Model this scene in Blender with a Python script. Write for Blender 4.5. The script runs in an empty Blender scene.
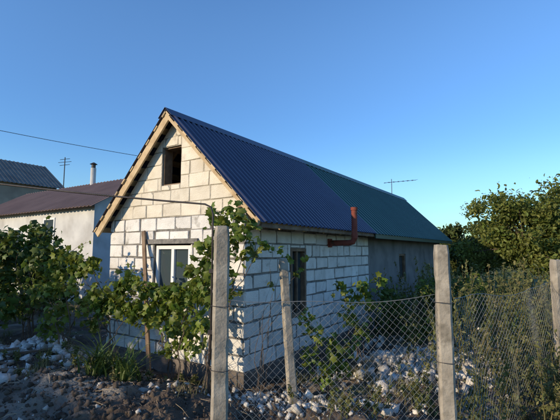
import bpy, math, random
import numpy as np
from mathutils import Vector, Matrix, noise
random.seed(7); rng=np.random.default_rng(7)
scene=bpy.context.scene

# ------------------------------------------------------------ materials
def mk(name, c1, c2, scale=5.0, rough=0.8, bump=0.2, bscale=40.0, metal=0.0, spec=0.3, c3=None, s3=1.5, t3=(0.55,0.65), island=0.0, detail=6, transl=0.0, transcol=None, bdist=0.02, sat=0.0):
    m=bpy.data.materials.new(name); m.use_nodes=True
    nt=m.node_tree; N=nt.nodes; L=nt.links
    b=N["Principled BSDF"]; b.inputs["Roughness"].default_value=rough; b.inputs["Metallic"].default_value=metal
    b.inputs["Specular IOR Level"].default_value=spec
    tc=N.new("ShaderNodeTexCoord")
    n1=N.new("ShaderNodeTexNoise"); n1.inputs["Scale"].default_value=scale; n1.inputs["Detail"].default_value=detail
    L.new(tc.outputs["Object"],n1.inputs["Vector"])
    r=N.new("ShaderNodeValToRGB"); r.color_ramp.elements[0].position=0.32; r.color_ramp.elements[1].position=0.68
    r.color_ramp.elements[0].color=(*c1,1); r.color_ramp.elements[1].color=(*c2,1)
    L.new(n1.outputs["Fac"],r.inputs["Fac"]); out=r.outputs["Color"]
    if c3 is not None:
        n3=N.new("ShaderNodeTexNoise"); n3.inputs["Scale"].default_value=s3; n3.inputs["Detail"].default_value=8
        L.new(tc.outputs["Object"],n3.inputs["Vector"])
        mr=N.new("ShaderNodeMapRange"); mr.inputs["From Min"].default_value=t3[0]; mr.inputs["From Max"].default_value=t3[1]
        L.new(n3.outputs["Fac"],mr.inputs["Value"])
        mx=N.new("ShaderNodeMixRGB"); L.new(mr.outputs[0],mx.inputs["Fac"]); L.new(out,mx.inputs["Color1"]); mx.inputs["Color2"].default_value=(*c3,1)
        out=mx.outputs["Color"]
    if island>0:
        g=N.new("ShaderNodeNewGeometry"); hs=N.new("ShaderNodeHueSaturation")
        m1=N.new("ShaderNodeMapRange"); m1.inputs["To Min"].default_value=1-island; m1.inputs["To Max"].default_value=1+island
        L.new(g.outputs["Random Per Island"],m1.inputs["Value"]); L.new(m1.outputs[0],hs.inputs["Value"])
        if sat>0:
            wn=N.new("ShaderNodeTexWhiteNoise"); wn.noise_dimensions='1D'; L.new(g.outputs["Random Per Island"],wn.inputs["W"])
            m2=N.new("ShaderNodeMapRange"); m2.inputs["To Min"].default_value=.5-sat; m2.inputs["To Max"].default_value=.5+sat*.4
            L.new(wn.outputs["Value"],m2.inputs["Value"]); L.new(m2.outputs[0],hs.inputs["Hue"])
        L.new(out,hs.inputs["Color"]); out=hs.outputs["Color"]
    L.new(out,b.inputs["Base Color"])
    if bump>0:
        n2=N.new("ShaderNodeTexNoise"); n2.inputs["Scale"].default_value=bscale; n2.inputs["Detail"].default_value=8
        L.new(tc.outputs["Object"],n2.inputs["Vector"])
        bp=N.new("ShaderNodeBump"); bp.inputs["Strength"].default_value=bump; bp.inputs["Distance"].default_value=bdist
        L.new(n2.outputs["Fac"],bp.inputs["Height"]); L.new(bp.outputs["Normal"],b.inputs["Normal"])
    if transl>0:
        t=N.new("ShaderNodeBsdfTranslucent"); ms=N.new("ShaderNodeMixShader"); ms.inputs[0].default_value=transl
        if transcol is None: L.new(out,t.inputs["Color"])
        else: t.inputs["Color"].default_value=(*transcol,1)
        L.new(b.outputs[0],ms.inputs[1]); L.new(t.outputs[0],ms.inputs[2])
        L.new(ms.outputs[0],N["Material Output"].inputs["Surface"])
    return m

M={}
M['block_white']=mk("block_white",(.66,.64,.60),(.80,.78,.74),6,.9,.6,60,c3=(.42,.40,.36),s3=8,t3=(.58,.74),island=.13)
M['block_cream']=mk("block_cream",(.66,.60,.49),(.78,.72,.60),5,.9,.5,60,c3=(.54,.48,.39),s3=6,t3=(.56,.75),island=.08)
M['mortar']=mk("mortar",(.13,.125,.12),(.28,.265,.24),12,.95,.8,50)
M['mortar_light']=mk("mortar_light",(.30,.27,.22),(.46,.42,.34),12,.95,.8,50)
M['render_grey']=mk("render_grey",(.185,.18,.178),(.24,.235,.228),2.5,.95,.4,25,c3=(.14,.135,.13),s3=2,t3=(.5,.7))
M['foundation']=mk("foundation",(.12,.10,.085),(.21,.18,.155),5,.95,.7,30)
M['blue_metal']=mk("blue_metal",(.034,.040,.082),(.044,.052,.102),1.5,.42,.03,4,spec=.5)
M['green_metal']=mk("green_metal",(.018,.070,.056),(.024,.084,.068),1.5,.45,.03,4,spec=.5)
M['wood_new']=mk("wood_new",(.42,.30,.17),(.60,.46,.28),8,.8,.3,60,island=.22)
M['wood_old']=mk("wood_old",(.14,.09,.06),(.25,.18,.12),8,.85,.4,60,island=.2)
M['concrete_post']=mk("concrete_post",(.27,.24,.195),(.40,.36,.295),9,.95,.5,45,c3=(.19,.17,.135),s3=10,t3=(.52,.70),bdist=.012)
M['white_pvc']=mk("white_pvc",(.74,.74,.74),(.8,.8,.8),3,.4,0)
M['red_pipe']=mk("red_pipe",(.18,.04,.027),(.24,.065,.042),9,.75,.3,60,c3=(.10,.045,.03),s3=10)
M['dark_steel']=mk("dark_steel",(.05,.045,.045),(.09,.08,.075),10,.6,.1,60,metal=.3)
M['galv']=mk("galv_wire",(.26,.26,.25),(.36,.36,.34),10,.5,0,metal=.4)
M['slate']=mk("slate_roof",(.12,.115,.11),(.19,.18,.165),2,.9,.3,20)
M['brown_metal']=mk("brown_metal",(.15,.10,.085),(.20,.135,.115),1,.6,.05,6)
M['plaster_white']=mk("plaster_white",(.50,.50,.49),(.62,.62,.60),2,.9,.3,20,c3=(.42,.41,.39),s3=1.2,t3=(.5,.7))
M['plaster_tan']=mk("plaster_tan",(.24,.20,.16),(.33,.28,.22),2,.9,.3,20)
M['bark']=mk("bark",(.09,.065,.05),(.17,.13,.095),12,.95,.9,40)
M['rock_white']=mk("rock_white",(.42,.39,.35),(.62,.59,.53),10,.95,.6,50,island=.4)
M['clod']=mk("clod",(.060,.045,.034),(.125,.097,.073),10,.98,.6,50,island=.3)
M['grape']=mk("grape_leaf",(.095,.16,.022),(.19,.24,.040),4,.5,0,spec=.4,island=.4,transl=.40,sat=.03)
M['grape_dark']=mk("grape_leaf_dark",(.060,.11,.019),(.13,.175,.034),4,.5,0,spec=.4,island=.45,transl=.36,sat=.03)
M['tree_leaf']=mk("tree_leaf",(.12,.165,.032),(.20,.225,.055),1.2,.55,0,spec=.3,island=.4,transl=.40,sat=.03)
M['far_leaf']=mk("far_leaf",(.05,.08,.02),(.09,.11,.032),.8,.6,0,spec=.2,island=.4,transl=.3,sat=.03)
M['weed']=mk("weed_leaf",(.12,.15,.045),(.21,.21,.08),2,.6,0,spec=.3,island=.4,transl=.36,sat=.05)
M['grass']=mk("grass_blade",(.09,.11,.034),(.26,.22,.11),2,.6,0,spec=.3,island=.4,transl=.25)
M['iris']=mk("iris_blade",(.07,.125,.03),(.12,.17,.05),3,.5,0,spec=.3,island=.35,transl=.25)

g=bpy.data.materials.new("window_glass"); g.use_nodes=True
b=g.node_tree.nodes["Principled BSDF"]; b.inputs["Base Color"].default_value=(.05,.07,.08,1); b.inputs["Roughness"].default_value=.05; b.inputs["Specular IOR Level"].default_value=.9
M['glass']=g

def soilmat():
    m=bpy.data.materials.new("ground_soil"); m.use_nodes=True
    nt=m.node_tree;N=nt.nodes;L=nt.links;b=N["Principled BSDF"];b.inputs["Roughness"].default_value=.97;b.inputs["Specular IOR Level"].default_value=.15
    tc=N.new("ShaderNodeTexCoord")
    def nz(s,d=8):
        n=N.new("ShaderNodeTexNoise");n.inputs["Scale"].default_value=s;n.inputs["Detail"].default_value=d;L.new(tc.outputs["Object"],n.inputs["Vector"]);return n.outputs["Fac"]
    r=N.new("ShaderNodeValToRGB");r.color_ramp.elements[0].position=.35;r.color_ramp.elements[1].position=.7
    r.color_ramp.elements[0].color=(.060,.045,.034,1);r.color_ramp.elements[1].color=(.155,.12,.09,1);L.new(nz(3),r.inputs[0])
    def mixin(prev,col,fac,lo,hi):
        mr=N.new("ShaderNodeMapRange");mr.inputs["From Min"].default_value=lo;mr.inputs["From Max"].default_value=hi;L.new(fac,mr.inputs[0])
        mx=N.new("ShaderNodeMixRGB");L.new(mr.outputs[0],mx.inputs[0]);L.new(prev,mx.inputs[1]);mx.inputs[2].default_value=(*col,1);return mx.outputs[0]
    o=mixin(r.outputs[0],(.27,.24,.195),nz(.55),.50,.64)
    o=mixin(o,(.11,.115,.05),nz(1.1,10),.60,.70)
    vd=N.new("ShaderNodeVectorMath");vd.operation='LENGTH';L.new(tc.outputs["Object"],vd.inputs[0])
    o=mixin(o,(.12,.125,.055),vd.outputs["Value"],11,20)
    L.new(o,b.inputs["Base Color"])
    bp=N.new("ShaderNodeBump");bp.inputs["Strength"].default_value=1;bp.inputs["Distance"].default_value=.05;L.new(nz(16,12),bp.inputs["Height"]);L.new(bp.outputs[0],b.inputs["Normal"])
    return m
M['soil']=soilmat()

# ------------------------------------------------------------ helpers
def empty(name,loc=(0,0,0)):
    e=bpy.data.objects.new(name,None); e.location=loc; e.empty_display_size=.2; scene.collection.objects.link(e); return e
def link(ob,parent=None):
    scene.collection.objects.link(ob)
    if parent is not None:
        ob.parent=parent; ob.matrix_parent_inverse=Matrix.Translation(parent.location).inverted()
    return ob
class MB:
    def __init__(s): s.v=[];s.f=[]
    def add(s,vs,fs):
        o=len(s.v); s.v+= [tuple(p) for p in vs]; s.f+=[tuple(i+o for i in f) for f in fs]
    def hexa(s,p):
        s.add(p,[(0,3,2,1),(4,5,6,7),(0,1,5,4),(1,2,6,5),(2,3,7,6),(3,0,4,7)])
    def box(s,c,size,ax=None):
        c=Vector(c); ax=ax or (Vector((1,0,0)),Vector((0,1,0)),Vector((0,0,1)))
        h=[ax[i]*size[i]/2 for i in range(3)]
        s.hexa([c-h[0]-h[1]-h[2],c+h[0]-h[1]-h[2],c+h[0]+h[1]-h[2],c-h[0]+h[1]-h[2],c-h[0]-h[1]+h[2],c+h[0]-h[1]+h[2],c+h[0]+h[1]+h[2],c-h[0]+h[1]+h[2]])
    def tube(s,pts,rad,n=8,cap=True):
        pts=[Vector(p) for p in pts]; k=len(pts)
        if not hasattr(rad,'__len__'): rad=[rad]*k
        o=len(s.v); up=Vector((.13,.21,.97))
        for i,p in enumerate(pts):
            d=(pts[min(i+1,k-1)]-pts[max(i-1,0)]).normalized()
            a=d.cross(up); 
            if a.length<.2: a=d.cross(Vector((1,.1,0)))
            a.normalize(); bb=d.cross(a)
            for j in range(n):
                t=2*math.pi*j/n; s.v.append(tuple(p+(a*math.cos(t)+bb*math.sin(t))*rad[i]))
        for i in range(k-1):
            for j in range(n):
                j2=(j+1)%n; s.f.append((o+i*n+j,o+i*n+j2,o+(i+1)*n+j2,o+(i+1)*n+j))
        if cap:
            s.f.append(tuple(o+j for j in range(n))[::-1]); s.f.append(tuple(o+(k-1)*n+j for j in range(n)))
    def obj(s,name,mat,parent=None,smooth=False,bevel=0):
        me=bpy.data.meshes.new(name); me.from_pydata(s.v,[],s.f); me.update()
        ob=bpy.data.objects.new(name,me); me.materials.append(mat)
        if smooth: me.polygons.foreach_set("use_smooth",[True]*len(me.polygons))
        if bevel: 
            md=ob.modifiers.new("bevel",'BEVEL'); md.width=bevel; md.segments=2
        return link(ob,parent)
def np_mesh(name,V,F,mat,parent=None):
    me=bpy.data.meshes.new(name); m,k=F.shape
    me.vertices.add(len(V)); me.vertices.foreach_set("co",V.astype(np.float32).ravel())
    me.loops.add(m*k); me.loops.foreach_set("vertex_index",F.astype(np.int32).ravel())
    me.polygons.add(m); me.polygons.foreach_set("loop_start",np.arange(0,m*k,k,dtype=np.int32))
    me.update(calc_edges=True); me.validate()
    me.materials.append(mat); ob=bpy.data.objects.new(name,me); return link(ob,parent)

def t_grape():
    rad=[1,.62,.95,.55,.8,.5,.45,.5,.8,.55,.95,.62]
    n=len(rad); v=[(0,0,.10)]
    for i,r in enumerate(rad):
        a=math.pi/2+2*math.pi*i/n
        v.append((r*math.cos(a)*.55,r*math.sin(a)*.55,-.10*r*r))
    f=[(0,1+i,1+(i+1)%n) for i in range(n)]
    return np.array(v),np.array(f)
def t_oval():
    v=[(0,-.5,0),(.24,-.12,.07),(.2,.22,.06),(0,.55,-.05),(-.2,.22,.06),(-.24,-.12,.07)]
    f=[(0,1,2),(0,2,3),(0,3,4),(0,4,5)]
    return np.array(v,float),np.array(f)
def t_rhomb():
    v=[(0,-.5,0),(.28,0,.08),(0,.5,-.03),(-.28,0,.08)]
    return np.array(v,float),np.array([(0,1,2),(0,2,3)])
GR,OV,RH=t_grape(),t_oval(),t_rhomb()
def leaves(name,P,size,tmpl,mat,parent=None,nbias=None,up=.5,svar=.45):
    tv,tf=tmpl; n=len(P)
    nn=rng.normal(size=(n,3)); nn/=np.linalg.norm(nn,axis=1,keepdims=True)
    nn[:,2]+=up
    if nbias is not None: nn+=nbias
    nn/=np.linalg.norm(nn,axis=1,keepdims=True)
    t=rng.normal(size=(n,3)); t[:,2]-=.6
    t-=nn*(t*nn).sum(1,keepdims=True); t/=np.linalg.norm(t,axis=1,keepdims=True)
    bb=np.cross(nn,t); s=(size*(1+svar*rng.uniform(-1,1,n)))[:,None,None]
    V=P[:,None,:]+s*(tv[None,:,0:1]*bb[:,None,:]+tv[None,:,1:2]*t[:,None,:]+tv[None,:,2:3]*nn[:,None,:])
    F=tf[None]+(np.arange(n)*len(tv))[:,None,None]
    return np_mesh(name,V.reshape(-1,3),F.reshape(-1,3),mat,parent)
def clump_pts(clumps,dens,shell=.35):
    out=[];nb=[]
    for c,r in clumps:
        rr=np.array(r if hasattr(r,'__len__') else (r,r,r),float)
        k=max(6,int(dens*(rr.prod()**(2/3))))
        d=rng.normal(size=(k,3)); d/=np.linalg.norm(d,axis=1,keepdims=True)
        q=rng.uniform(shell,1,k)**.6
        q*=1+.28*rng.normal(size=k)
        out.append(np.array(c)+d*q[:,None]*rr); nb.append(d)
    return np.concatenate(out),np.concatenate(nb)

H=1.7
u=Vector((.5476,.8367,0)); v=Vector((-.8367,.5476,0)); Z=Vector((0,0,1)); C=Vector((-.4547,5.116,0))
def W(a,b_,z): return C+u*a+v*b_+Z*z
AX=(u,v,Z)

# ------------------------------------------------------------ ground
MOUNDS=[(-1.7,3.9,.22,.8),(-3.3,4.6,.20,.9),(-2.4,4.6,.14,.4),(-.9,4.2,.12,.4),(-4.2,7.2,.2,.9),(2.6,6.4,.12,.8),(1.0,4.0,.06,.5),(4.4,7.5,.2,1.2),(-3.6,6.3,.16,.5),(-2.3,5.2,.12,.25)]
def gh(x,y):
    h=0
    for mx,my,mh,ms in MOUNDS: h+=mh*math.exp(-((x-mx)**2+(y-my)**2)/(2*ms*ms))
    d=math.hypot(x,y-5)
    k=max(0,1-d/25)
    h+=k*(.05*noise.noise(Vector((x*1.1,y*1.1,0)))+.08*noise.noise(Vector((x*3.3,y*3.3,3)))+.05*noise.noise(Vector((x*8,y*8,5)))+.022*noise.noise(Vector((x*19,y*19,8))))
    p=Vector((x,y,0))-C; a=p.dot(u); b_=p.dot(v)
    dx=max(-a,a-12,0); dy=max(-b_,b_-3,0); dd=math.hypot(dx,dy)
    h*= min(1,.25+dd/.8)
    return h
def axis(lo,hi,c,fine,rngf):
    xs=[c]; s=fine
    x=c
    while x<hi:
        if x-c>rngf: s*=1.18
        x+=s; xs.append(x)
    s=fine;x=c
    while x>lo:
        if c-x>rngf: s*=1.18
        x-=s; xs.append(x)
    return sorted(xs)
xs=axis(-900,900,-.5,.026,4.2); ys=axis(-900,900,4.9,.026,1.9)
gv=[(x,y,gh(x,y)) for y in ys for x in xs]; nx=len(xs)
gf=[(j*nx+i,j*nx+i+1,(j+1)*nx+i+1,(j+1)*nx+i) for j in range(len(ys)-1) for i in range(nx-1)]
me=bpy.data.meshes.new("ground"); me.from_pydata(gv,[],gf); me.materials.append(M['soil']); me.update()
me.polygons.foreach_set("use_smooth",[True]*len(me.polygons))
link(bpy.data.objects.new("ground",me))

# ------------------------------------------------------------ block walls
def clip(poly,planes):
    for (nx_,nz_,c) in planes:
        out=[]; n=len(poly)
        for i in range(n):
            p=poly[i];q=poly[(i+1)%n]; dp=nx_*p[0]+nz_*p[1]-c; dq=nx_*q[0]+nz_*q[1]-c
            if dp<=0: out.append(p)
            if (dp<0<dq) or (dq<0<dp):
                t=dp/(dp-dq); out.append((p[0]+t*(q[0]-p[0]),p[1]+t*(q[1]-p[1])))
        poly=out
        if len(poly)<3: return None
    return poly
def subrect(r,o):
    a0,z0,a1,z1=r; b0,y0,b1,y1=o
    if b1<=a0 or b0>=a1 or y1<=z0 or y0>=z1: return [r]
    res=[]
    if b0>a0: res.append((a0,z0,b0,z1))
    if b1<a1: res.append((b1,z0,a1,z1))
    m0,m1=max(a0,b0),min(a1,b1)
    if y0>z0: res.append((m0,z0,m1,y0))
    if y1<z1: res.append((m0,y1,m1,z1))
    return res
def parea(p): return abs(sum(p[i][0]*p[(i+1)%len(p)][1]-p[(i+1)%len(p)][0]*p[i][1] for i in range(len(p))))/2
def blocks(mb,P,a0,a1,z0,z1,course,length,openings,planes,seed,gap=.012,proud=.014):
    rd=random.Random(seed); z=z0; row=0
    while z<z1-.02:
        zt=min(z+course,z1); a=a0-(length*.5 if row%2 else 0)+rd.uniform(-.05,.05)
        while a<a1:
            L_=length*rd.choice([1,1,1,.95,1.04,.7,.85]); b0=max(a,a0); b1=min(a+L_,a1); a+=L_
            if b1-b0<.04: continue
            rs=[(b0,z,b1,zt)]
            for o in openings: rs=[q for r in rs for q in subrect(r,o)]
            for r in rs:
                gz=gap*rd.uniform(.4,1.5); ga=gap*rd.uniform(.4,1.8)
                if r[2]-r[0]<.05 or r[3]-r[1]<.04: continue
                j=lambda: rd.uniform(-.006,.006)
                gl=ga if r[0]>a0+.001 else 0; gr=ga if r[2]<a1-.001 else 0
                poly=[(r[0]+gl+(j() if gl else 0),r[1]+gz+j()),(r[2]-gr+(j() if gr else 0),r[1]+gz+j()),(r[2]-gr+(j() if gr else 0),r[3]-gz+j()),(r[0]+gl+(j() if gl else 0),r[3]-gz+j())]
                if rd.random()<.3:
                    k=rd.randrange(4); p,q,s_=poly[k],poly[(k+1)%4],poly[k-1]
                    f=rd.uniform(.02,.05)
                    def tw(p,q):
                        l=math.hypot(q[0]-p[0],q[1]-p[1]); return (p[0]+(q[0]-p[0])*f/l,p[1]+(q[1]-p[1])*f/l)
                    poly=poly[:k]+[tw(p,s_),tw(p,q)]+poly[k+1:]
                poly=clip(poly,planes)
                if not poly or parea(poly)<.003: continue
                cx=sum(p[0] for p in poly)/len(poly); cz=sum(p[1] for p in poly)/len(poly)
                d=proud+rd.uniform(-.005,.006); n=len(poly)
                tl=rd.uniform(-.012,.012)
                ins=[]
                for p in poly:
                    dx,dz=cx-p[0],cz-p[1]; l=math.hypot(dx,dz); ins.append((p[0]+dx/l*.009,p[1]+dz/l*.009))
                vs=[P(p[0],p[1],-.01) for p in poly]+[P(p[0],p[1],d-.006) for p in poly]+[P(p[0],p[1],d+tl*(p[0]-cx)) for p in ins]
                fs=[]
                for k in range(n):
                    k2=(k+1)%n; fs+=[(k,k2,n+k2,n+k),(n+k,n+k2,2*n+k2,2*n+k)]
                fs.append(tuple(range(2*n,3*n)))
                mb.add(vs,fs)
        z+=course; row+=1
def core(mb,P,a0,a1,z0,z1,openings,planes,th=.2):
    zs=sorted({z0,z1,*[o[1] for o in openings if z0<o[1]<z1],*[o[3] for o in openings if z0<o[3]<z1]})
    for i in range(len(zs)-1):
        rs=[(a0,zs[i],a1,zs[i+1])]
        for o in openings: rs=[q for r in rs for q in subrect(r,o)]
        for r in rs:
            poly=clip([(r[0],r[1]),(r[2],r[1]),(r[2],r[3]),(r[0],r[3])],planes)
            if not poly: continue
            n=len(poly)
            mb.add([P(p[0],p[1],0) for p in poly]+[P(p[0],p[1],-th) for p in poly],
                   [tuple(range(n)),tuple(range(2*n-1,n-1,-1))]+[(k,n+k,n+(k+1)%n,(k+1)%n) for k in range(n)])

house=empty("block_house",C)
RZ,RB=3.77,1.35; EZr,EBr=2.04,-.41; EZl,EBl=2.01,3.05; WW=2.8
kr=(RZ-EZr)/(RB-EBr); kl=(RZ-EZl)/(EBl-RB)
TH=.09
pl=[(-kr,1,RZ-TH-.03-kr*RB),(kl,1,RZ-TH-.03+kl*RB)]
PG=lambda a,z,d: tuple(W(-d,a,z))
PS=lambda a,z,d: tuple(W(a,-d,z))
gop=[(.95,1.0,1.72,1.8),(1.19,2.68,1.60,3.26)]
ZB=.2
mb=MB(); blocks(mb,PG,-.012,WW,ZB,2.2,.2,.39,gop,pl,1); mb.obj("gable_blocks_lower",M['block_white'],house)
mb=MB(); blocks(mb,PG,-.012,WW,2.2,3.7,.2,.39,gop,pl,2,gap=.006,proud=.009); mb.obj("gable_blocks_upper",M['block_cream'],house)
mb=MB(); core(mb,PG,0.0,WW,ZB,2.2,gop,pl); mb.obj("gable_mortar_lower",M['mortar'],house)
mb=MB(); core(mb,PG,0.0,WW,2.2,3.7,gop,pl); mb.obj("gable_mortar_upper",M['mortar_light'],house)
ztop=2.26
sop=[(1.10,.72,1.56,1.74)]
mb=MB(); blocks(mb,PS,0.004,4.3,ZB,ztop,.2,.39,sop,[],3); mb.obj("side_blocks",M['block_white'],house)
mb=MB(); core(mb,PS,0.201,4.3,ZB,ztop,sop,[]); mb.obj("side_mortar",M['mortar'],house)
mb=MB(); core(mb,lambda a,z,d:tuple(W(a,-d-.004,z)),0.003,.2,ZB,ztop,[],[],th=.003); mb.obj("corner_mortar",M['mortar'],house)
wop=[(6.55,.95,7.15,1.62)]
mb=MB(); core(mb,lambda a,z,d:tuple(W(a,-d+.0,z)),4.301,11.6,0,ztop,wop,[]); mb.obj("rendered_side_wall",M['render_grey'],house)
mb=MB(); mb.box(W(5.8,WW-.1,1.13),(11.2,.2,2.26),AX); mb.obj("back_wall",M['render_grey'],house)
mb=MB(); core(mb,lambda a,z,d:tuple(W(11.6+d,a,z)),.001,WW-.001,0,3.7,[],pl); mb.obj("rear_gable_wall",M['render_grey'],house)
mb=MB(); core(mb,lambda a,z,d:tuple(W(4.4+d,a,z)),.21,WW-.21,0,3.6,[],pl); mb.obj("partition_wall",M['render_grey'],house)
mb=MB(); mb.box(W(2.15,1.4,.08),(4.36,2.87,.24),AX); mb.obj("foundation",M['foundation'],house,bevel=.01)
mb=MB(); mb.box(W(2.3,1.4,2.3),(4.1,2.4,.04),AX); mb.obj("attic_floor",M['wood_old'],house)
def sheet(name,u0,u1,side,mat,pitch,hh,flat):
    eb,ez,k=(EBr,EZr,kr) if side=='r' else (EBl,EZl,kl)
    nrm=(Vector((0,-kr,1)) if side=='r' else Vector((0,kl,1))).normalized()
    prof=[]; x=u0
    while x<u1:
        for dx,hz in ((0,0),(flat*pitch,0),(flat*pitch+pitch*.12,hh),(pitch*.88,hh)):
            if x+dx<=u1: prof.append((x+dx,hz))
        x+=pitch
    rows=[(RB,RZ),((RB+eb)/2,(RZ+ez)/2-.004),(eb,ez)]
    vs=[];n=len(prof)
    for (bb,zz) in rows:
        for (x,hz) in prof: vs.append(W(x,bb+nrm.y*hz,zz+nrm.z*hz))
    fs=[(r*n+i,r*n+i+1,(r+1)*n+i+1,(r+1)*n+i) for r in range(2) for i in range(n-1)]
    mb=MB(); mb.add(vs,fs); ob=mb.obj(name,mat,house)
    s=ob.modifiers.new("t",'SOLIDIFY'); s.thickness=.003; s.offset=0
for sd in ('r','l'):
    sheet("blue_roof_"+sd,-.19,3.75,sd,M['blue_metal'],.115,.022,.5)
    sheet("green_roof_"+sd,3.757,11.9,sd,M['green_metal'],.20,.02,.6)
def ridgecap(name,u0,u1,mat):
    mb=MB(); w=.14
    for k,sg in ((kr,-1),(kl,1)):
        p=[W(u0,RB,RZ+.035),W(u1,RB,RZ+.035),W(u1,RB+sg*w,RZ+.035-k*w),W(u0,RB+sg*w,RZ+.035-k*w)]
        mb.hexa([q-Z*.004 for q in p]+p)
    mb.obj(name,mat,house)
ridgecap("ridge_cap_blue",-.2,3.75,M['blue_metal']); ridgecap("ridge_cap_green",3.755,11.92,M['green_metal'])
def slopepos(side,t,off):
    eb,ez,k=(EBr,EZr,kr) if side=='r' else (EBl,EZl,kl)
    n=(Vector((0,-kr,1)) if side=='r' else Vector((0,kl,1))).normalized()
    return RB+(eb-RB)*t-n.y*off, RZ+(ez-RZ)*t-n.z*off
def sdir(side):
    eb,ez=(EBr,EZr) if side=='r' else (EBl,EZl)
    d=(v*(eb-RB)+Z*(ez-RZ)).normalized(); n=u.cross(d).normalized()
    if n.z<0:n=-n
    return d,n
mb=MB(); rd=random.Random(4)
for side in 'rl':
    d,n=sdir(side)
    for i in range(10):
        t=.03+i*.94/9; bb,zz=slopepos(side,t,.018)
        fr=-.185-rd.uniform(-.01,.012)
        mb.box(W((fr+3.57)/2,bb,zz),(3.57-fr,.10,.022),(u,d,n))
mb.obj("roof_battens",M['wood_new'],house)
mb=MB()
for side in 'rl':
    d,n=sdir(side); Ls=((RB-EBr)**2+(RZ-EZr)**2)**.5 if side=='r' else ((RB-EBl)**2+(RZ-EZl)**2)**.5
    for a in [.35+.62*i for i in range(18)]:
        bb,zz=slopepos(side,.5,.07)
        mb.box(W(a,bb,zz),(.045,Ls*.985,.085),(u,d,n))
mb.obj("rafters",M['wood_new'],house)
mb=MB(); d,n=sdir('l'); 
bb,zz=slopepos('l',.5,.085); mb.box(W(-.150,bb,zz),(.03,2.40,.11),(u,d,n))
d,n=sdir('r'); bb,zz=slopepos('r',.5,.055); mb.box(W(-.155,bb,zz),(.03,2.42,.045),(u,d,n))
mb.obj("rake_boards",M['wood_new'],house)
mb=MB(); mb.box(W(2.1,.02,2.29),(4.3,.14,.06),AX); mb.obj("wall_plate",M['wood_old'],house)
mb=MB(); mb.box(W(7.8,EBr+.03,EZr-.035),(8.1,.025,.10),AX); mb.obj("green_fascia",M['green_metal'],house)
mb=MB(); mb.box(W(1.75,EBr+.04,EZr-.03),(3.8,.022,.05),AX); mb.obj("eave_board",M['wood_old'],house)
mb=MB(); mb.box(W(7.8,-.19,EZr-.03),(8.1,.36,.015),AX); mb.obj("soffit",M['wood_old'],house)
mb=MB()
s0,s1,z0,z1=.97,1.70,1.02,1.78
def frame(mb,P,s0,s1,z0,z1,w,dep,d0):
    def bx(a,b_,c,d_):
        p=[P(a,c,d0),P(b_,c,d0),P(b_,c,d0-dep),P(a,c,d0-dep),P(a,d_,d0),P(b_,d_,d0),P(b_,d_,d0-dep),P(a,d_,d0-dep)]; mb.hexa([Vector(q) for q in p])
    bx(s0,s0+w,z0,z1);bx(s1-w,s1,z0,z1);bx(s0+w,s1-w,z0,z0+w);bx(s0+w,s1-w,z1-w,z1)
    return bx
bx=frame(mb,PG,s0,s1,z0,z1,.055,.06,-.02); bx(1.31,1.37,z0+.055,z1-.055)
mb.obj("gable_window_frame",M['white_pvc'],house,bevel=.004)
mb=MB(); mb.hexa([Vector(PG(a,z,d)) for a,z,d in ((s0+.03,z0+.03,-.055),(s1-.03,z0+.03,-.055),(s1-.03,z0+.03,-.065),(s0+.03,z0+.03,-.065),(s0+.03,z1-.03,-.055),(s1-.03,z1-.03,-.055),(s1-.03,z1-.03,-.065),(s0+.03,z1-.03,-.065))]); mb.obj("gable_window_glass",M['glass'],house)
mb=MB(); mb.box(W(-.02,1.34,1.84),(.05,1.1,.07),AX); mb.obj("window_lintel",M['mortar'],house)
mb=MB(); frame(mb,PG,1.192,1.598,2.682,3.258,.018,.14,-.03); mb.obj("attic_window_frame",M['wood_old'],house)
mb=MB(); frame(mb,PS,1.10,1.56,.72,1.74,.045,.09,.02); mb.box(W(1.33,.03,1.25),(.035,.04,.95),AX); mb.obj("side_window_frame",M['wood_old'],house)
mb=MB(); mb.hexa([Vector(PS(a,z,d)) for a,z,d in ((1.12,.74,-.06),(1.54,.74,-.06),(1.54,.74,-.07),(1.12,.74,-.07),(1.12,1.72,-.06),(1.54,1.72,-.06),(1.54,1.72,-.07),(1.12,1.72,-.07))]); mb.obj("side_window_glass",M['glass'],house)
mb=MB(); frame(mb,PS,6.55,7.15,.95,1.62,.05,.06,-.02); mb.obj("small_window_frame",M['wood_old'],house)
mb=MB(); mb.box(W(6.85,.09,1.285),(.56,.01,.62),AX); mb.obj("small_window_glass",M['glass'],house)
# stove pipe: leaves the wall under the eave, elbow, then straight up past the roof edge
mb=MB(); mb.tube([W(2.42,.05,1.84),W(2.42,-.38,1.84),W(2.42,-.455,1.855),W(2.42,-.49,1.92),W(2.42,-.49,2.42)],.05,16)
mb.tube([W(2.42,-.49,2.40),W(2.42,-.49,2.45)],.06,16); mb.tube([W(2.42,-.49,1.95),W(2.42,-.49,1.99)],.057,16)
mb.box(W(2.42,-.02,1.84),(.15,.02,.15),AX)
mb.obj("stove_pipe",M['red_pipe'],house,smooth=False)

ant=empty("tv_antenna",W(10.4,RB,RZ)); mb=MB()
p0=W(10.4,RB,RZ-.05); mb.tube([p0,p0+Z*.62],.012,6)
q=p0+Z*.5; d=(Vector((1,.2,.12))).normalized(); mb.tube([q-d*.3,q+d*1.0],.009,5)
for i in range(7):
    c=q+d*(-.2+.19*i); e=Vector((-.2,1,0.05)).normalized()*.22; mb.tube([c-e,c+e],.005,4)
mb.obj("mast_and_elements",M['dark_steel'],ant)

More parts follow.
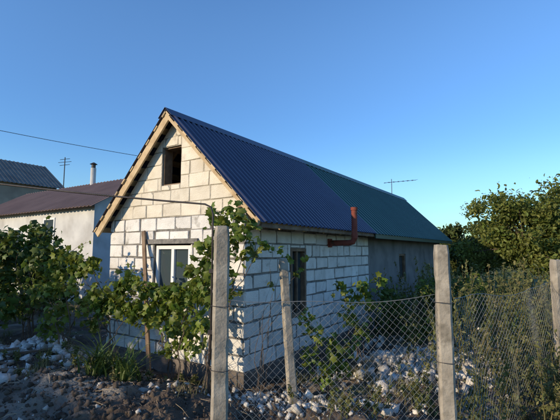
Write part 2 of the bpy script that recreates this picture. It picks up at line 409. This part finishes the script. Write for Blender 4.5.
# ------------------------------------------------------------ fence
def post(name,x,y,top,w,d,tilt=(0,0),ang=0,mat='concrete_post'):
    z0=gh(x,y)-.2; mb=MB(); ca,sa=math.cos(ang),math.sin(ang)
    n=26; vs=[];fs=[]
    for i in range(n+1):
        t=i/n; z=z0+(top-z0)*t; k=1-.10*t
        cx=x+tilt[0]*t; cy=y+tilt[1]*t
        if i==n: k*=.86
        for sx,sy in ((-1,-.7),(-.7,-1),(.7,-1),(1,-.7),(1,.7),(.7,1),(-.7,1),(-1,.7)):
            ch=.9 if random.random()<.12 else 1
            px_=ch*sx*w/2*k+random.uniform(-.002,.002); py_=ch*sy*d/2*k+random.uniform(-.002,.002)
            vs.append((cx+px_*ca-py_*sa,cy+px_*sa+py_*ca,z if i<n else z+random.uniform(-.012,.004)))
    for i in range(n):
        for j in range(8):
            fs.append((i*8+j,i*8+(j+1)%8,(i+1)*8+(j+1)%8,(i+1)*8+j))
    fs.append(tuple(n*8+j for j in range(8))); mb.add(vs,fs)
    return mb.obj(name,M[mat])
post("concrete_fence_post",-.436,3.0,1.89,.125,.11,ang=.2)
post("concrete_fence_post.001",1.283,3.2,1.75,.12,.11,ang=-.2)
post("concrete_fence_post.002",3.30,4.82,1.60,.13,.12,ang=.1)
post("concrete_fence_post.003",.155,4.64,1.62,.105,.09,tilt=(-.12,.0),ang=.3)
fence=empty("chain_link_fence",(.4,3.1,0)); 
def chain(mb,A,B,hb,ht,seed,dia=.058):
    A=Vector(A);B=Vector(B);L_=(B-A).length; d=(B-A)/L_; nrm=Vector((-d.y,d.x,0))
    def P(s,z):
        top=ht-.06*math.sin(math.pi*min(max(s/L_,0),1))-.012*math.sin(s*5+seed)
        g=hb+(top-hb)*z
        w=.03*math.sin(s*4+seed)*math.sin(3*z+seed)+.015*math.sin(s*9+z*5)
        return A+d*(s+.02*math.sin(z*6+s*3))+nrm*w+Z*(g+.008*math.sin(s*7+z*4))
    Hh=ht-hb; run=Hh*.95; s=-run
    while s<L_:
        for sg in (1,-1):
            pts=[];N_=10
            for i in range(N_+1):
                z=i/N_; pts.append((s+run*(z if sg>0 else 1-z),z))
            poly=[]
            for i in range(len(pts)-1):
                (a,za),(b_,zb)=pts[i],pts[i+1]
                t0=(0-a)/(b_-a); t1=(L_-a)/(b_-a)
                lo=max(0,min(t0,t1)); hi=min(1,max(t0,t1))
                if lo>=hi: continue
                q0=(a+(b_-a)*lo,za+(zb-za)*lo); q1=(a+(b_-a)*hi,za+(zb-za)*hi)
                if not poly: poly.append(q0)
                poly.append(q1)
            if len(poly)>1: mb.tube([P(*q)+nrm*.0015*sg for q in poly],.0012,3,cap=False)
        s+=dia
    mb.tube([P(L_*i/12,1)+Z*.004 for i in range(13)],.0022,4)
    mb.tube([P(L_*i/12,.03) for i in range(13)],.0018,4)
mb=MB(); chain(mb,(-.37,2.98,0),(1.22,3.18,0),.06,1.36,1); mb.obj("mesh_span_1",M['galv'],fence)
mb=MB(); chain(mb,(1.345,3.22,0),(3.24,4.80,0),.06,1.34,2,.066); mb.obj("mesh_span_2",M['galv'],fence)
mb=MB(); chain(mb,(3.36,4.86,0),(5.6,6.6,0),.06,1.34,3); mb.obj("mesh_span_3",M['galv'],fence)
mb=MB()
for (x,y,ang) in ((-.436,3.0,.2),(1.283,3.2,-.2)):
    for z in (1.30,.85,.4):
        r=.075; mb.tube([(x+r*math.cos(t*.52),y+r*math.sin(t*.52),z+.004*math.sin(t)) for t in range(13)],.0022,4,cap=False)
mb.obj("tie_wires",M['dark_steel'],fence)

gp=empty("overhead_gas_pipe",(-.52,3.05,0)); mb=MB()
pts=[(-.515,3.06,.9),(-.515,3.06,1.98),(-.53,3.06,2.035),(-.58,3.07,2.06)]+[(-.58-.33*i,3.07+.02*i,2.06+.028*i+.0013*i*i) for i in range(1,13)]
mb.tube(pts,.0075,8); mb.obj("pipe",M['dark_steel'],gp,smooth=True)
mb=MB(); mb.box((-.475,3.05,1.55),(.12,.02,.03)); mb.box((-.475,3.05,1.1),(.12,.02,.03)); mb.tube([(-4.54,3.31,-.1),(-4.54,3.31,2.62)],.03,8); mb.obj("brackets",M['dark_steel'],gp)

# ------------------------------------------------------------ neighbours
def simple_house(name,origin,ax,ay,Lx,Ly,eave,ridge,wallm,roofm,over=.35,rib=.2,windows=()):
    e=empty(name,origin); O=Vector(origin); ax=Vector(ax).normalized(); ay=Vector(ay).normalized()
    Q=lambda a,b_,z:O+ax*a+ay*b_+Z*z
    mb=MB(); h=Ly/2
    vs=[Q(0,0,0),Q(Lx,0,0),Q(Lx,Ly,0),Q(0,Ly,0),Q(0,0,eave),Q(Lx,0,eave),Q(Lx,Ly,eave),Q(0,Ly,eave),Q(0,h,ridge-.05),Q(Lx,h,ridge-.05)]
    mb.add(vs,[(0,1,5,4),(2,3,7,6),(1,2,6,9,5),(3,0,4,8,7),(4,5,9,8),(6,7,8,9)]); mb.obj("walls",wallm,e)
    k=(ridge-eave)/h
    for sg in (0,1):
        mb=MB(); prof=[];x=-over
        while x<Lx+over:
            prof+= [(x,0),(x+rib*.5,0),(x+rib*.62,.03),(x+rib*.88,.03)]; x+=rib
        rows=[(h,ridge+.03),(-over,eave-k*over+.03)] if sg==0 else [(h,ridge+.03),(Ly+over,eave-k*over+.03)]
        n=len(prof)
        mb.add([Q(x,b_,z+hz) for b_,z in rows for x,hz in prof],[(i,i+1,n+i+1,n+i) for i in range(n-1)])
        ob=mb.obj("roof_slope",roofm,e); s=ob.modifiers.new("t",'SOLIDIFY'); s.thickness=.02
    for (a,z,w,hh,face) in windows:
        mbf=MB();mbg=MB()
        if face=='x': fn=lambda a_,z_,d:Q(a_,-d,z_)
        else: fn=lambda a_,z_,d:Q(-d,a_,z_)
        frame(mbf,fn,a,a+w,z,z+hh,.07,.06,.03); 
        mbg.hexa([fn(a+.03,z+.03,.012),fn(a+w-.03,z+.03,.012),fn(a+w-.03,z+.03,.004),fn(a+.03,z+.03,.004),fn(a+.03,z+hh-.03,.012),fn(a+w-.03,z+hh-.03,.012),fn(a+w-.03,z+hh-.03,.004),fn(a+.03,z+hh-.03,.004)])
        mbf.obj("window_frame",M['white_pvc'],e); mbg.obj("window_glass",M['glass'],e)
    return e
R1=Vector((-16.9,28,0)); w=2.94; o=R1-v*w-u*14+v*.3
simple_house("slate_roof_house",o,u,v,14-.3,2*(w-.3),5.95,7.64,M['plaster_tan'],M['slate'],over=.3,rib=.25)
Rr=Vector((-6.56,16,0)); 
o=Rr-u*2.2-v*2.0
nb=simple_house("brown_roof_house",o,v,u,9.3,4.4,3.28,4.52,M['plaster_white'],M['brown_metal'],over=.3,rib=.22,windows=((2.4,1.9,.8,1.0,'x'),(4.8,1.5,.9,1.1,'x'),(6.8,1.5,.9,1.1,'x')))
mb=MB(); c=Vector((-8.04,16.97,0)); mb.tube([c+Z*4.3,c+Z*5.25],.11,12); mb.obj("chimney",M['plaster_white'],nb,smooth=False)
mb=MB(); mb.tube([c+Z*5.25,c+Z*5.42],.085,12); mb.tube([c+Z*5.42,c+Z*5.5],[.16,.03],12); mb.obj("chimney_cap",M['dark_steel'],nb)
an=empty("tv_antenna.001",(-11,20,0)); mb=MB(); c=Vector((-10.95,20,0)); mb.tube([c+Z*0,c+Z*6.45],.022,6)
for zz,l in ((6.35,.2),(6.2,.28),(6.05,.2)):
    mb.tube([c+Z*zz-Vector((l,.1,.05)),c+Z*zz+Vector((l,.1,.05))],.013,4)
mb.obj("mast",M['dark_steel'],an)
sund=Vector((-.85,-.53,0)).normalized(); perp=Vector((-sund.y,sund.x,0))
o=Vector((-1,5,0))+sund*15-perp*9  # unseen house added on the sun side to shade the lower walls and yard
simple_house("added_shade_house",o,perp,sund,16,7,3.4,5.5,M['plaster_tan'],M['slate'],over=.4,rib=.25,windows=())

pw=empty("power_line",(-14,20,0)); mb=MB()
a=Vector((-22,16.5,9.0)); b2=Vector((-6.2,26,7.45)); pts=[]
for i in range(25):
    t=i/24; p=a.lerp(b2,t); p.z-=.9*t*(1-t); pts.append(p)
mb.tube(pts,.016,5); mb.obj("wire",M['dark_steel'],pw)
mb=MB(); mb.tube([(-6.2,26,0),(-6.2,26,7.5)],[.14,.10],10); mb.tube([(-22,16.5,0),(-22,16.5,9.2)],[.15,.1],10); mb.obj("poles",M['wood_old'],pw)

# ------------------------------------------------------------ vegetation
def stems(mb,root,targets,r=.012,seg=7,wob=.05):
    root=Vector(root)
    for t in targets:
        t=Vector(t); pts=[]; rr=r*random.uniform(.35,1)
        r0=root+Vector((random.uniform(-.1,.1),random.uniform(-.1,.1),0))
        for i in range(seg+1):
            k=i/seg; p=r0.lerp(t,k**1.4); p.z=root.z+(t.z-root.z)*(k**.75)
            if 0<i<seg: p+=Vector((random.uniform(-wob,wob),random.uniform(-wob,wob),random.uniform(-wob,wob)))
            pts.append(p)
        mb.tube(pts,[rr*(1-.7*i/seg) for i in range(seg+1)],6)
def vine(name,clumps,root,size,dens,mat,shell=.2,tmpl=GR,up=.3,r=.014,roots=None,every=1):
    e=empty(name,root); P,nb_=clump_pts(clumps,dens,shell)
    mb=MB(); SP=[]
    for c,rr in clumps:
        if random.random()<.6:
            r0=rr if not hasattr(rr,'__len__') else max(rr)
            a=random.uniform(0,6.28); d=Vector((math.cos(a),math.sin(a)*.5,random.uniform(-.6,.9))).normalized(); p=Vector(c); ln=r0*random.uniform(1.4,2.6); pts=[p.copy()]
            for i in range(6):
                p=p+d*ln/6; d=(d+Vector((0,0,-.12))).normalized(); pts.append(p.copy())
                if i>1: SP.append(tuple(p+Vector((random.gauss(0,.015),random.gauss(0,.015),random.gauss(0,.015)))))
            mb.tube(pts,[.004*(1-.12*i) for i in range(7)],4)
    if SP:
        leaves("shoot_leaves",np.array(SP),size*.72,tmpl,mat,e,up=up)
    leaves("leaves",P,size,tmpl,mat,e,nbias=nb_*.6,up=up)
    roots=roots or [root]
    for c,_ in clumps[::every]:
        rt=min(roots,key=lambda q:(q[0]-c[0])**2+(q[1]-c[1])**2)
        stems(mb,(rt[0],rt[1],gh(rt[0],rt[1])-.05),[c],r=r)
    mb.obj("stems",M['bark'],e)
    return e
cl=[]
for i in range(56):
    x=random.uniform(-6.6,-3.8); y=7.0+random.uniform(-.5,.9); z=random.uniform(.5,2.2)
    if x>-4.2: z=min(z,1.6)
    cl.append(((x,y,z),random.uniform(.16,.33)))
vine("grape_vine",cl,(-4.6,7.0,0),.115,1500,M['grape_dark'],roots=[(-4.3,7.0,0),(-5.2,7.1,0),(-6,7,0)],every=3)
cl=[]
for i in range(48):
    t=i/47+random.uniform(-.03,.03); x=-3.6+2.7*t; y=6.2-1.3*t
    z=1.38+.14*math.sin(t*9)+random.uniform(-.36,.18)
    rz=random.uniform(.09,.18)
    if -2.0<x<-1.15: z=min(z-.12,1.22+random.uniform(-.08,.02)); rz=.1
    cl.append(((x,y,z),(random.uniform(.09,.2),.13,rz)))
cl+=[((-2.9,6.1,.9),.18),((-1.5,5.2,.95),.17),((-1.25,5.1,.8),.16),((-1.1,5.0,.6),.14),((-2.5,5.9,.95),.16),((-3.3,6.1,.8),.2),((-3.5,6.2,.55),.18),((-2.7,5.95,.65),.14),((-1.7,5.4,.85),.15),((-1.3,5.1,.5),.13),((-2.0,5.5,.95),.13)]
vine("grape_vine.001",cl,(-1.9,5.5,0),.10,1600,M['grape'],roots=[(-3.2,6.1,0),(-2.4,5.7,0),(-1.3,5.2,0)],every=4)
cl=[((-.68,4.5,2.0),.16),((-.5,4.45,2.12),.14),((-.42,4.4,1.92),.15),((-.62,4.45,1.75),.18),((-.8,4.6,1.75),.15),((-.35,4.4,1.66),.12),((-.85,4.7,1.5),.17),((-.7,4.5,1.45),.16),
    ((-.95,4.75,1.3),.16),((-.85,4.6,1.15),.16),((-.6,4.4,1.2),.12),((-1.15,4.8,1.0),.16),((-.9,4.6,.85),.15),((-1.3,4.9,.75),.14),((-.2,4.4,1.78),.08),((-1.0,4.7,.6),.12),((-.3,4.45,2.0),.09),((-.75,4.5,2.15),.08)]
vine("grape_vine.002",cl,(-.75,4.55,0),.098,1750,M['grape'],roots=[(-.75,4.55,0),(-1.15,4.8,0)],every=2)
cl=[((-.05,4.75,1.72),(.1,.06,.05)),((.1,4.8,1.62),(.06,.06,.1)),((.22,4.9,1.45),(.06,.06,.09)),((.02,4.75,1.5),(.05,.05,.08)),((.3,5.0,1.62),(.08,.06,.05)),((-.1,4.7,1.3),(.05,.05,.06))]
vine("grape_vine.003",cl,(-.2,4.7,0),.08,900,M['grape'],r=.006)
cl=[((.42,4.8,.75),.14),((.62,4.9,.62),.15),((.35,4.75,.5),.14),((.7,4.95,.35),.17),((.5,4.8,.25),.16),((.9,5.2,.5),.13),((.3,4.8,.95),.1)]
vine("young_grape_bush",cl,(.5,4.85,0),.09,1500,M['grape'],r=.008)
cl=[((1.0,5.7,1.05),.16),((1.2,5.8,1.2),.14),((.95,5.6,.8),.15),((1.35,6.0,.95),.18),((.8,5.5,1.22),.1),((1.5,6.1,1.25),.1),((1.1,5.7,.6),.12)]
vine("young_grape_bush.001",cl,(1.1,5.75,0),.095,1400,M['grape'],r=.008)
cl=[((1.8+random.uniform(0,1.8),7.2+random.uniform(-.3,1.0),random.uniform(.25,1.05)),random.uniform(.14,.28)) for i in range(26)]
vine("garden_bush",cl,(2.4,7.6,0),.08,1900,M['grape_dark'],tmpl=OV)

def tree(name,pos,h,cr,mat,n=12000,size=.14,trunk=.14,nc=40,low=.28,tmpl=OV):
    x,y=pos; e=empty(name,(x,y,0)); cl=[]
    cz=h*(low+1)/2; rz=h*(1-low)/2
    for i in range(nc):
        d=Vector((random.gauss(0,1),random.gauss(0,1),random.gauss(0,1))).normalized(); q=random.uniform(.35,.98)
        rr=cr*random.uniform(.10,.26)
        cl.append(((x+d.x*cr*q,y+d.y*cr*q,cz+d.z*rz*q),(rr*1.2,rr*1.2,rr*.8)))
    tot=sum((r[0]*r[1]*r[2])**(2/3) for _,r in cl); P,nb_=clump_pts(cl,n/tot,.1)
    leaves("crown",P,size,tmpl,mat,e,nbias=nb_*.6,up=.4)
    mb=MB(); mb.tube([(x,y,-.1),(x+.05,y,h*.2),(x,y+.05,h*.45),(x-.04,y,h*.8)],[trunk,trunk*.8,trunk*.6,trunk*.15],10)
    for c,r in cl[::2]:
        s=Vector((x,y,h*random.uniform(.18,.5))); t=Vector(c); m=s.lerp(t,.5)+Vector((0,0,.1*h*.3))
        mb.tube([s,m,t],[trunk*.4,trunk*.22,trunk*.06],6)
    mb.obj("trunk",M['bark'],e,smooth=True); return e
tree("walnut_tree",(9.4,15.4),4.35,2.6,M['tree_leaf'],n=24000,size=.135,nc=95,low=.12)
tree("walnut_tree.001",(13.5,17),4.9,2.4,M['tree_leaf'],n=11000,size=.17,nc=60)
tree("fruit_tree",(9.0,19.5),3.2,2.0,M['far_leaf'],n=7000,size=.2,low=.1)
tree("fruit_tree.001",(-9.2,12.3),2.6,1.2,M['far_leaf'],n=6000,size=.15,low=.1)
tree("fruit_tree.002",(-6.6,11.3),1.9,.9,M['far_leaf'],n=4000,size=.14,low=.1)
q=Vector((-1,5,0))+sund*13  # unseen trees added towards the sun to break up the shadow edge
for i,(k,hh) in enumerate(((-6,5.0),(-2,5.3),(3,4.8))):
    p=q+perp*k; tree("added_shade_tree.%03d"%i if i else "added_shade_tree",(p.x,p.y),hh,1.5,M['far_leaf'],n=3000,size=.26)
cl=[]
for i in range(130):
    a=random.uniform(-50,50); rr=random.uniform(45,60); x=rr*math.sin(math.radians(a)); y=rr*math.cos(math.radians(a))
    cl.append(((x,y,random.uniform(.5,2.6)),random.uniform(1.4,2.6)))
P,nb_=clump_pts(cl,24,.3); leaves("distant_trees",P,.6,OV,M['far_leaf'],None,nbias=nb_)
cl=[((random.uniform(5.8,14),random.uniform(10,14),random.uniform(.2,1.3)),random.uniform(.25,.5)) for i in range(60)]
P,nb_=clump_pts(cl,420,.2); leaves("hedge_shrubs",P,.10,OV,M['weed'],None,nbias=nb_)
cl=[((random.uniform(-9,-3.6),random.uniform(8.6,10),random.uniform(.1,.9)),random.uniform(.2,.4)) for i in range(34)]
P,nb_=clump_pts(cl,450,.2); leaves("hedge_shrubs.001",P,.10,OV,M['weed'],None,nbias=nb_)

def weeds(name,pts,hmin,hmax,mat,lsize=.07,per=46):
    e=empty(name,(pts[0][0],pts[0][1],0)); mb=MB(); LP=[]
    for x,y in pts:
        z0=gh(x,y); h=random.uniform(hmin,hmax); lx,ly=random.uniform(-.22,.22),random.uniform(-.22,.22)
        P=[Vector((x+lx*(k/6)**2*h,y+ly*(k/6)**2*h,z0-.03+h*k/6)) for k in range(7)]
        mb.tube(P,[.006*(1-.8*k/6)+.001 for k in range(7)],4)
        for _ in range(int(per*h)):
            t=random.uniform(.12,1); i=min(5,int(t*6)); p=P[i].lerp(P[i+1],t*6-i); r=.11*(1.15-t)
            a=random.uniform(0,6.28); LP.append((p.x+r*math.cos(a)*random.random(),p.y+r*math.sin(a)*random.random(),p.z+random.uniform(-.02,.03)))
        for _ in range(3):
            t=random.uniform(.3,.8); i=int(t*6); a=random.uniform(0,6.28); l=random.uniform(.1,.25)*h
            q0=P[i]; q1=q0+Vector((math.cos(a)*l*.6,math.sin(a)*l*.6,l)); mb.tube([q0,q1],[.003,.0012],4)
            for _ in range(int(per*.3)):
                p=q0.lerp(q1,random.random()); LP.append((p.x+random.gauss(0,.015),p.y+random.gauss(0,.015),p.z))
    mb.obj("stems",M['grass'],e); tm=(RH[0]*np.array([.75,1,1]),RH[1])
    leaves("leaves",np.array(LP),lsize,tm,mat,e,up=.3)
def blob(cx,cy,sx,sy,n): return [(random.gauss(cx,sx),random.gauss(cy,sy)) for _ in range(n)]
weeds("tall_weeds",blob(3.1,5.7,.55,.5,70)+blob(4.6,6.8,.8,.8,50),.7,1.4,M['weed'],.06)
weeds("tall_weeds.001",blob(2.3,4.5,.3,.25,22)+blob(2.9,4.6,.25,.2,28),.4,1.05,M['weed'],.055)
weeds("tall_weeds.003",blob(2.5,3.5,.3,.15,14)+blob(3.0,3.9,.25,.15,14),.4,.95,M['weed'],.055)
weeds("tall_weeds.004",blob(2.9,8.2,.6,.5,40)+blob(4.2,9.6,.6,.6,40),.8,1.5,M['weed'],.07,32)
weeds("tall_weeds.002",blob(1.7,4.3,.35,.3,20)+blob(.9,4.3,.35,.2,14),.15,.4,M['weed'],.05)
weeds("low_weeds",blob(-3.2,5.3,.7,.4,24)+blob(-1.6,4.9,.5,.2,12)+blob(-4.6,5.6,.5,.5,26),.08,.3,M['weed'],.05)
weeds("garden_weeds",blob(5.6,9.6,1.6,1.0,110),.4,1.2,M['weed'],.08,30)

def blades(name,pts,hmin,hmax,w,mat,spread=.5,curl=.5):
    n=len(pts); P=np.array([(x,y,gh(x,y)-.01) for x,y in pts]); h=rng.uniform(hmin,hmax,n); a=rng.uniform(0,2*np.pi,n)
    ln=rng.uniform(.1,spread,n)*h; dx=np.stack([np.cos(a),np.sin(a),np.zeros(n)],1); sd=np.stack([-np.sin(a),np.cos(a),np.zeros(n)],1)
    V=[];K=5
    for k in range(K):
        t=k/(K-1); c=P+dx*(ln*t**1.6*(1+curl*t))[:,None]+np.array([0,0,1])*(h*(t-curl*.35*t**3))[:,None]
        ww=w*(1-t)**.7*.5+.0006
        V+= [c-sd*ww,c+sd*ww]
    V=np.stack(V,1)
    f=np.array([(2*k,2*k+1,2*k+3,2*k+2) for k in range(K-1)])
    F=f[None]+(np.arange(n)*2*K)[:,None,None]
    return np_mesh(name,V.reshape(-1,3),F.reshape(-1,4),mat)
pts=[]
for (cx,cy,s) in ((-1.95,4.95,.09),(-1.75,4.8,.08),(-2.15,4.85,.07)):
    pts+=blob(cx,cy,s,s,48)
blades("iris_plant",pts,.28,.58,.026,M['iris'],.9,.7)
pts=[]
for _ in range(110):
    cx,cy=random.uniform(-5,5),random.uniform(3.4,8.5)
    if abs(cx+1.5)<1.6 and cy<5 and random.random()<.8: continue
    p=Vector((cx,cy,0))-C
    if p.dot(u)>-.1 and -.1<p.dot(v)<3: continue
    pts+=blob(cx,cy,.08,.08,45)
for _ in range(120):
    cx,cy=random.uniform(1.0,6),random.uniform(4.2,9)
    p=Vector((cx,cy,0))-C
    if p.dot(v)>-.25: continue
    pts+=blob(cx,cy,.1,.1,45)
blades("grass",pts,.06,.22,.006,M['grass'])

# ------------------------------------------------------------ rubble
def rocks(name,pts,smin,smax,mat,flat=.7,sink=.12,pw_=5):
    n=len(pts); T=np.array([(-1,-1,-1),(1,-1,-1),(1,1,-1),(-1,1,-1),(-1,-1,1),(1,-1,1),(1,1,1),(-1,1,1)],float)
    F0=np.array([(0,3,2,1),(4,5,6,7),(0,1,5,4),(1,2,6,5),(2,3,7,6),(3,0,4,7)])
    s=(smin+(smax-smin)*rng.random(n)**pw_)
    V=T[None]*(1+.4*rng.uniform(-1,1,(n,8,3)))*(s[:,None,None]*rng.uniform(.4,1.2,(n,1,3))*np.array([1,1,flat])/2)
    q=rng.normal(size=(n,4)); q/=np.linalg.norm(q,axis=1,keepdims=True); w_,x,y,z=q.T
    R=np.stack([1-2*(y*y+z*z),2*(x*y-z*w_),2*(x*z+y*w_),2*(x*y+z*w_),1-2*(x*x+z*z),2*(y*z-x*w_),2*(x*z-y*w_),2*(y*z+x*w_),1-2*(x*x+y*y)],1).reshape(n,3,3)
    V=np.einsum('nij,nkj->nki',R,V)
    P=np.array([(p[0],p[1],gh(p[0],p[1])) for p in pts]); P[:,2]+=s*sink
    V+=P[:,None,:]; F=F0[None]+(np.arange(n)*8)[:,None,None]
    return np_mesh(name,V.reshape(-1,3),F.reshape(-1,4),mat)
rocks("rubble_heap",blob(-3.8,6.1,.5,.28,1100)+blob(-4.6,6.0,.4,.3,500)+blob(-3.4,5.0,.5,.2,200),.01,.14,M['rock_white'],.5)
rocks("rubble_heap.001",blob(.15,4.5,.6,.16,900)+blob(-.2,4.75,.25,.08,200),.008,.10,M['rock_white'],.6)
rocks("rubble_heap.002",blob(2.1,5.6,.6,.35,1500)+blob(1.7,6.2,.4,.3,600)+blob(2.9,7.2,.8,.5,700),.01,.15,M['rock_white'],.5)
rocks("scattered_stones",[(random.uniform(-5,5),random.uniform(3.3,9)) for _ in range(1700)],.006,.05,M['rock_white'])
rocks("soil_clods",[(random.uniform(-4.5,.3),random.uniform(3.2,5.6)) for _ in range(16000)],.004,.06,M['clod'],.9,.0,7)
rocks("brick_rubble",blob(-3.5,5.7,.6,.3,12)+blob(1.6,5.4,.6,.3,12),.10,.20,M['block_white'],.6)
mb=MB()
for _ in range(260):
    x,y=random.uniform(-4.5,4),random.uniform(3.3,5.8); a=random.uniform(0,6.28); l=random.uniform(.05,.28)
    p=Vector((x,y,gh(x,y)+.012)); q2=(x+math.cos(a)*l,y+math.sin(a)*l); q=Vector((*q2,gh(*q2)+random.uniform(.008,.05))); mb.tube([p,p.lerp(q,.5)+Z*.015,q],[.002,.002,.001],4)
mb.obj("dry_twigs",M['wood_new'])

pk=empty("wooden_plank",(-1.9,5.6,0)); mb=MB(); 
a=Vector((-1.75,5.55,0)); b2=W(-.05,1.92,2.0); d=(b2-a).normalized(); s=d.cross(u).normalized(); mb.box((a+b2)/2,((b2-a).length,.07,.025),(d,s,d.cross(s))); mb.obj("board",M['wood_old'],pk)
lp=empty("lumber_pile",(-4.4,5.5,0)); mb=MB()
for i in range(12):
    a=random.uniform(-.6,.7); c=Vector((-4.2+random.uniform(-.6,.6),5.4+random.uniform(-.3,.4),gh(-4.3,5.4)+.04+.03*i*.6)); d=Vector((math.cos(a),math.sin(a),random.uniform(-.08,.1))).normalized(); s=d.cross(Z).normalized()
    mb.box(c,(random.uniform(.5,1.3),random.uniform(.05,.1),.022),(d,s,s.cross(d)))
mb.obj("boards",M['wood_old'],lp)

# ------------------------------------------------------------ light
el=math.radians(17); az=math.atan2(sund.x,sund.y)
w=bpy.data.worlds.new("World"); scene.world=w; w.use_nodes=True; nt=w.node_tree; L=nt.links
sky=nt.nodes.new("ShaderNodeTexSky"); sky.sky_type='NISHITA'; sky.sun_disc=False; sky.sun_elevation=el; sky.sun_rotation=az
sky.air_density=1.2; sky.dust_density=.1; sky.ozone_density=2.4
hs=nt.nodes.new("ShaderNodeHueSaturation"); hs.inputs["Hue"].default_value=.512; hs.inputs["Saturation"].default_value=1.25; hs.inputs["Value"].default_value=1.6
# tint painted into the sky by height, darker and bluer near the horizon
tc=nt.nodes.new("ShaderNodeTexCoord"); sx=nt.nodes.new("ShaderNodeSeparateXYZ"); L.new(tc.outputs["Generated"],sx.inputs[0])
rp=nt.nodes.new("ShaderNodeValToRGB"); L.new(sx.outputs["Z"],rp.inputs[0]); cr=rp.color_ramp; cr.interpolation='EASE'
cr.elements[0].position=0.0; cr.elements[0].color=(.34,.50,.72,1); cr.elements[1].position=.55; cr.elements[1].color=(1,1,1,1)
e=cr.elements.new(.20); e.color=(.58,.74,.90,1)
mx=nt.nodes.new("ShaderNodeMixRGB"); mx.blend_type='MULTIPLY'; mx.inputs[0].default_value=1
L.new(sky.outputs[0],hs.inputs["Color"]); L.new(hs.outputs[0],mx.inputs[1]); L.new(rp.outputs[0],mx.inputs[2])
bg=nt.nodes["Background"]; bg.inputs["Strength"].default_value=.15; L.new(mx.outputs[0],bg.inputs["Color"])
sl=bpy.data.lights.new("sun",'SUN'); sl.energy=4.6; sl.angle=math.radians(.5); sl.color=(1,.81,.56)
so=bpy.data.objects.new("sun",sl); link(so)
dirv=Vector((sund.x*math.cos(el),sund.y*math.cos(el),math.sin(el))); so.rotation_euler=dirv.to_track_quat('Z','Y').to_euler()
cam=bpy.data.cameras.new("camera"); co=bpy.data.objects.new("camera",cam); link(co); cam.lens=25.71; cam.sensor_width=36; cam.clip_end=3000; cam.clip_start=.05
co.location=(0,0,H); co.rotation_euler=(math.radians(95.85),0,0); scene.camera=co
scene.view_settings.view_transform='Standard'; scene.view_settings.look='None'
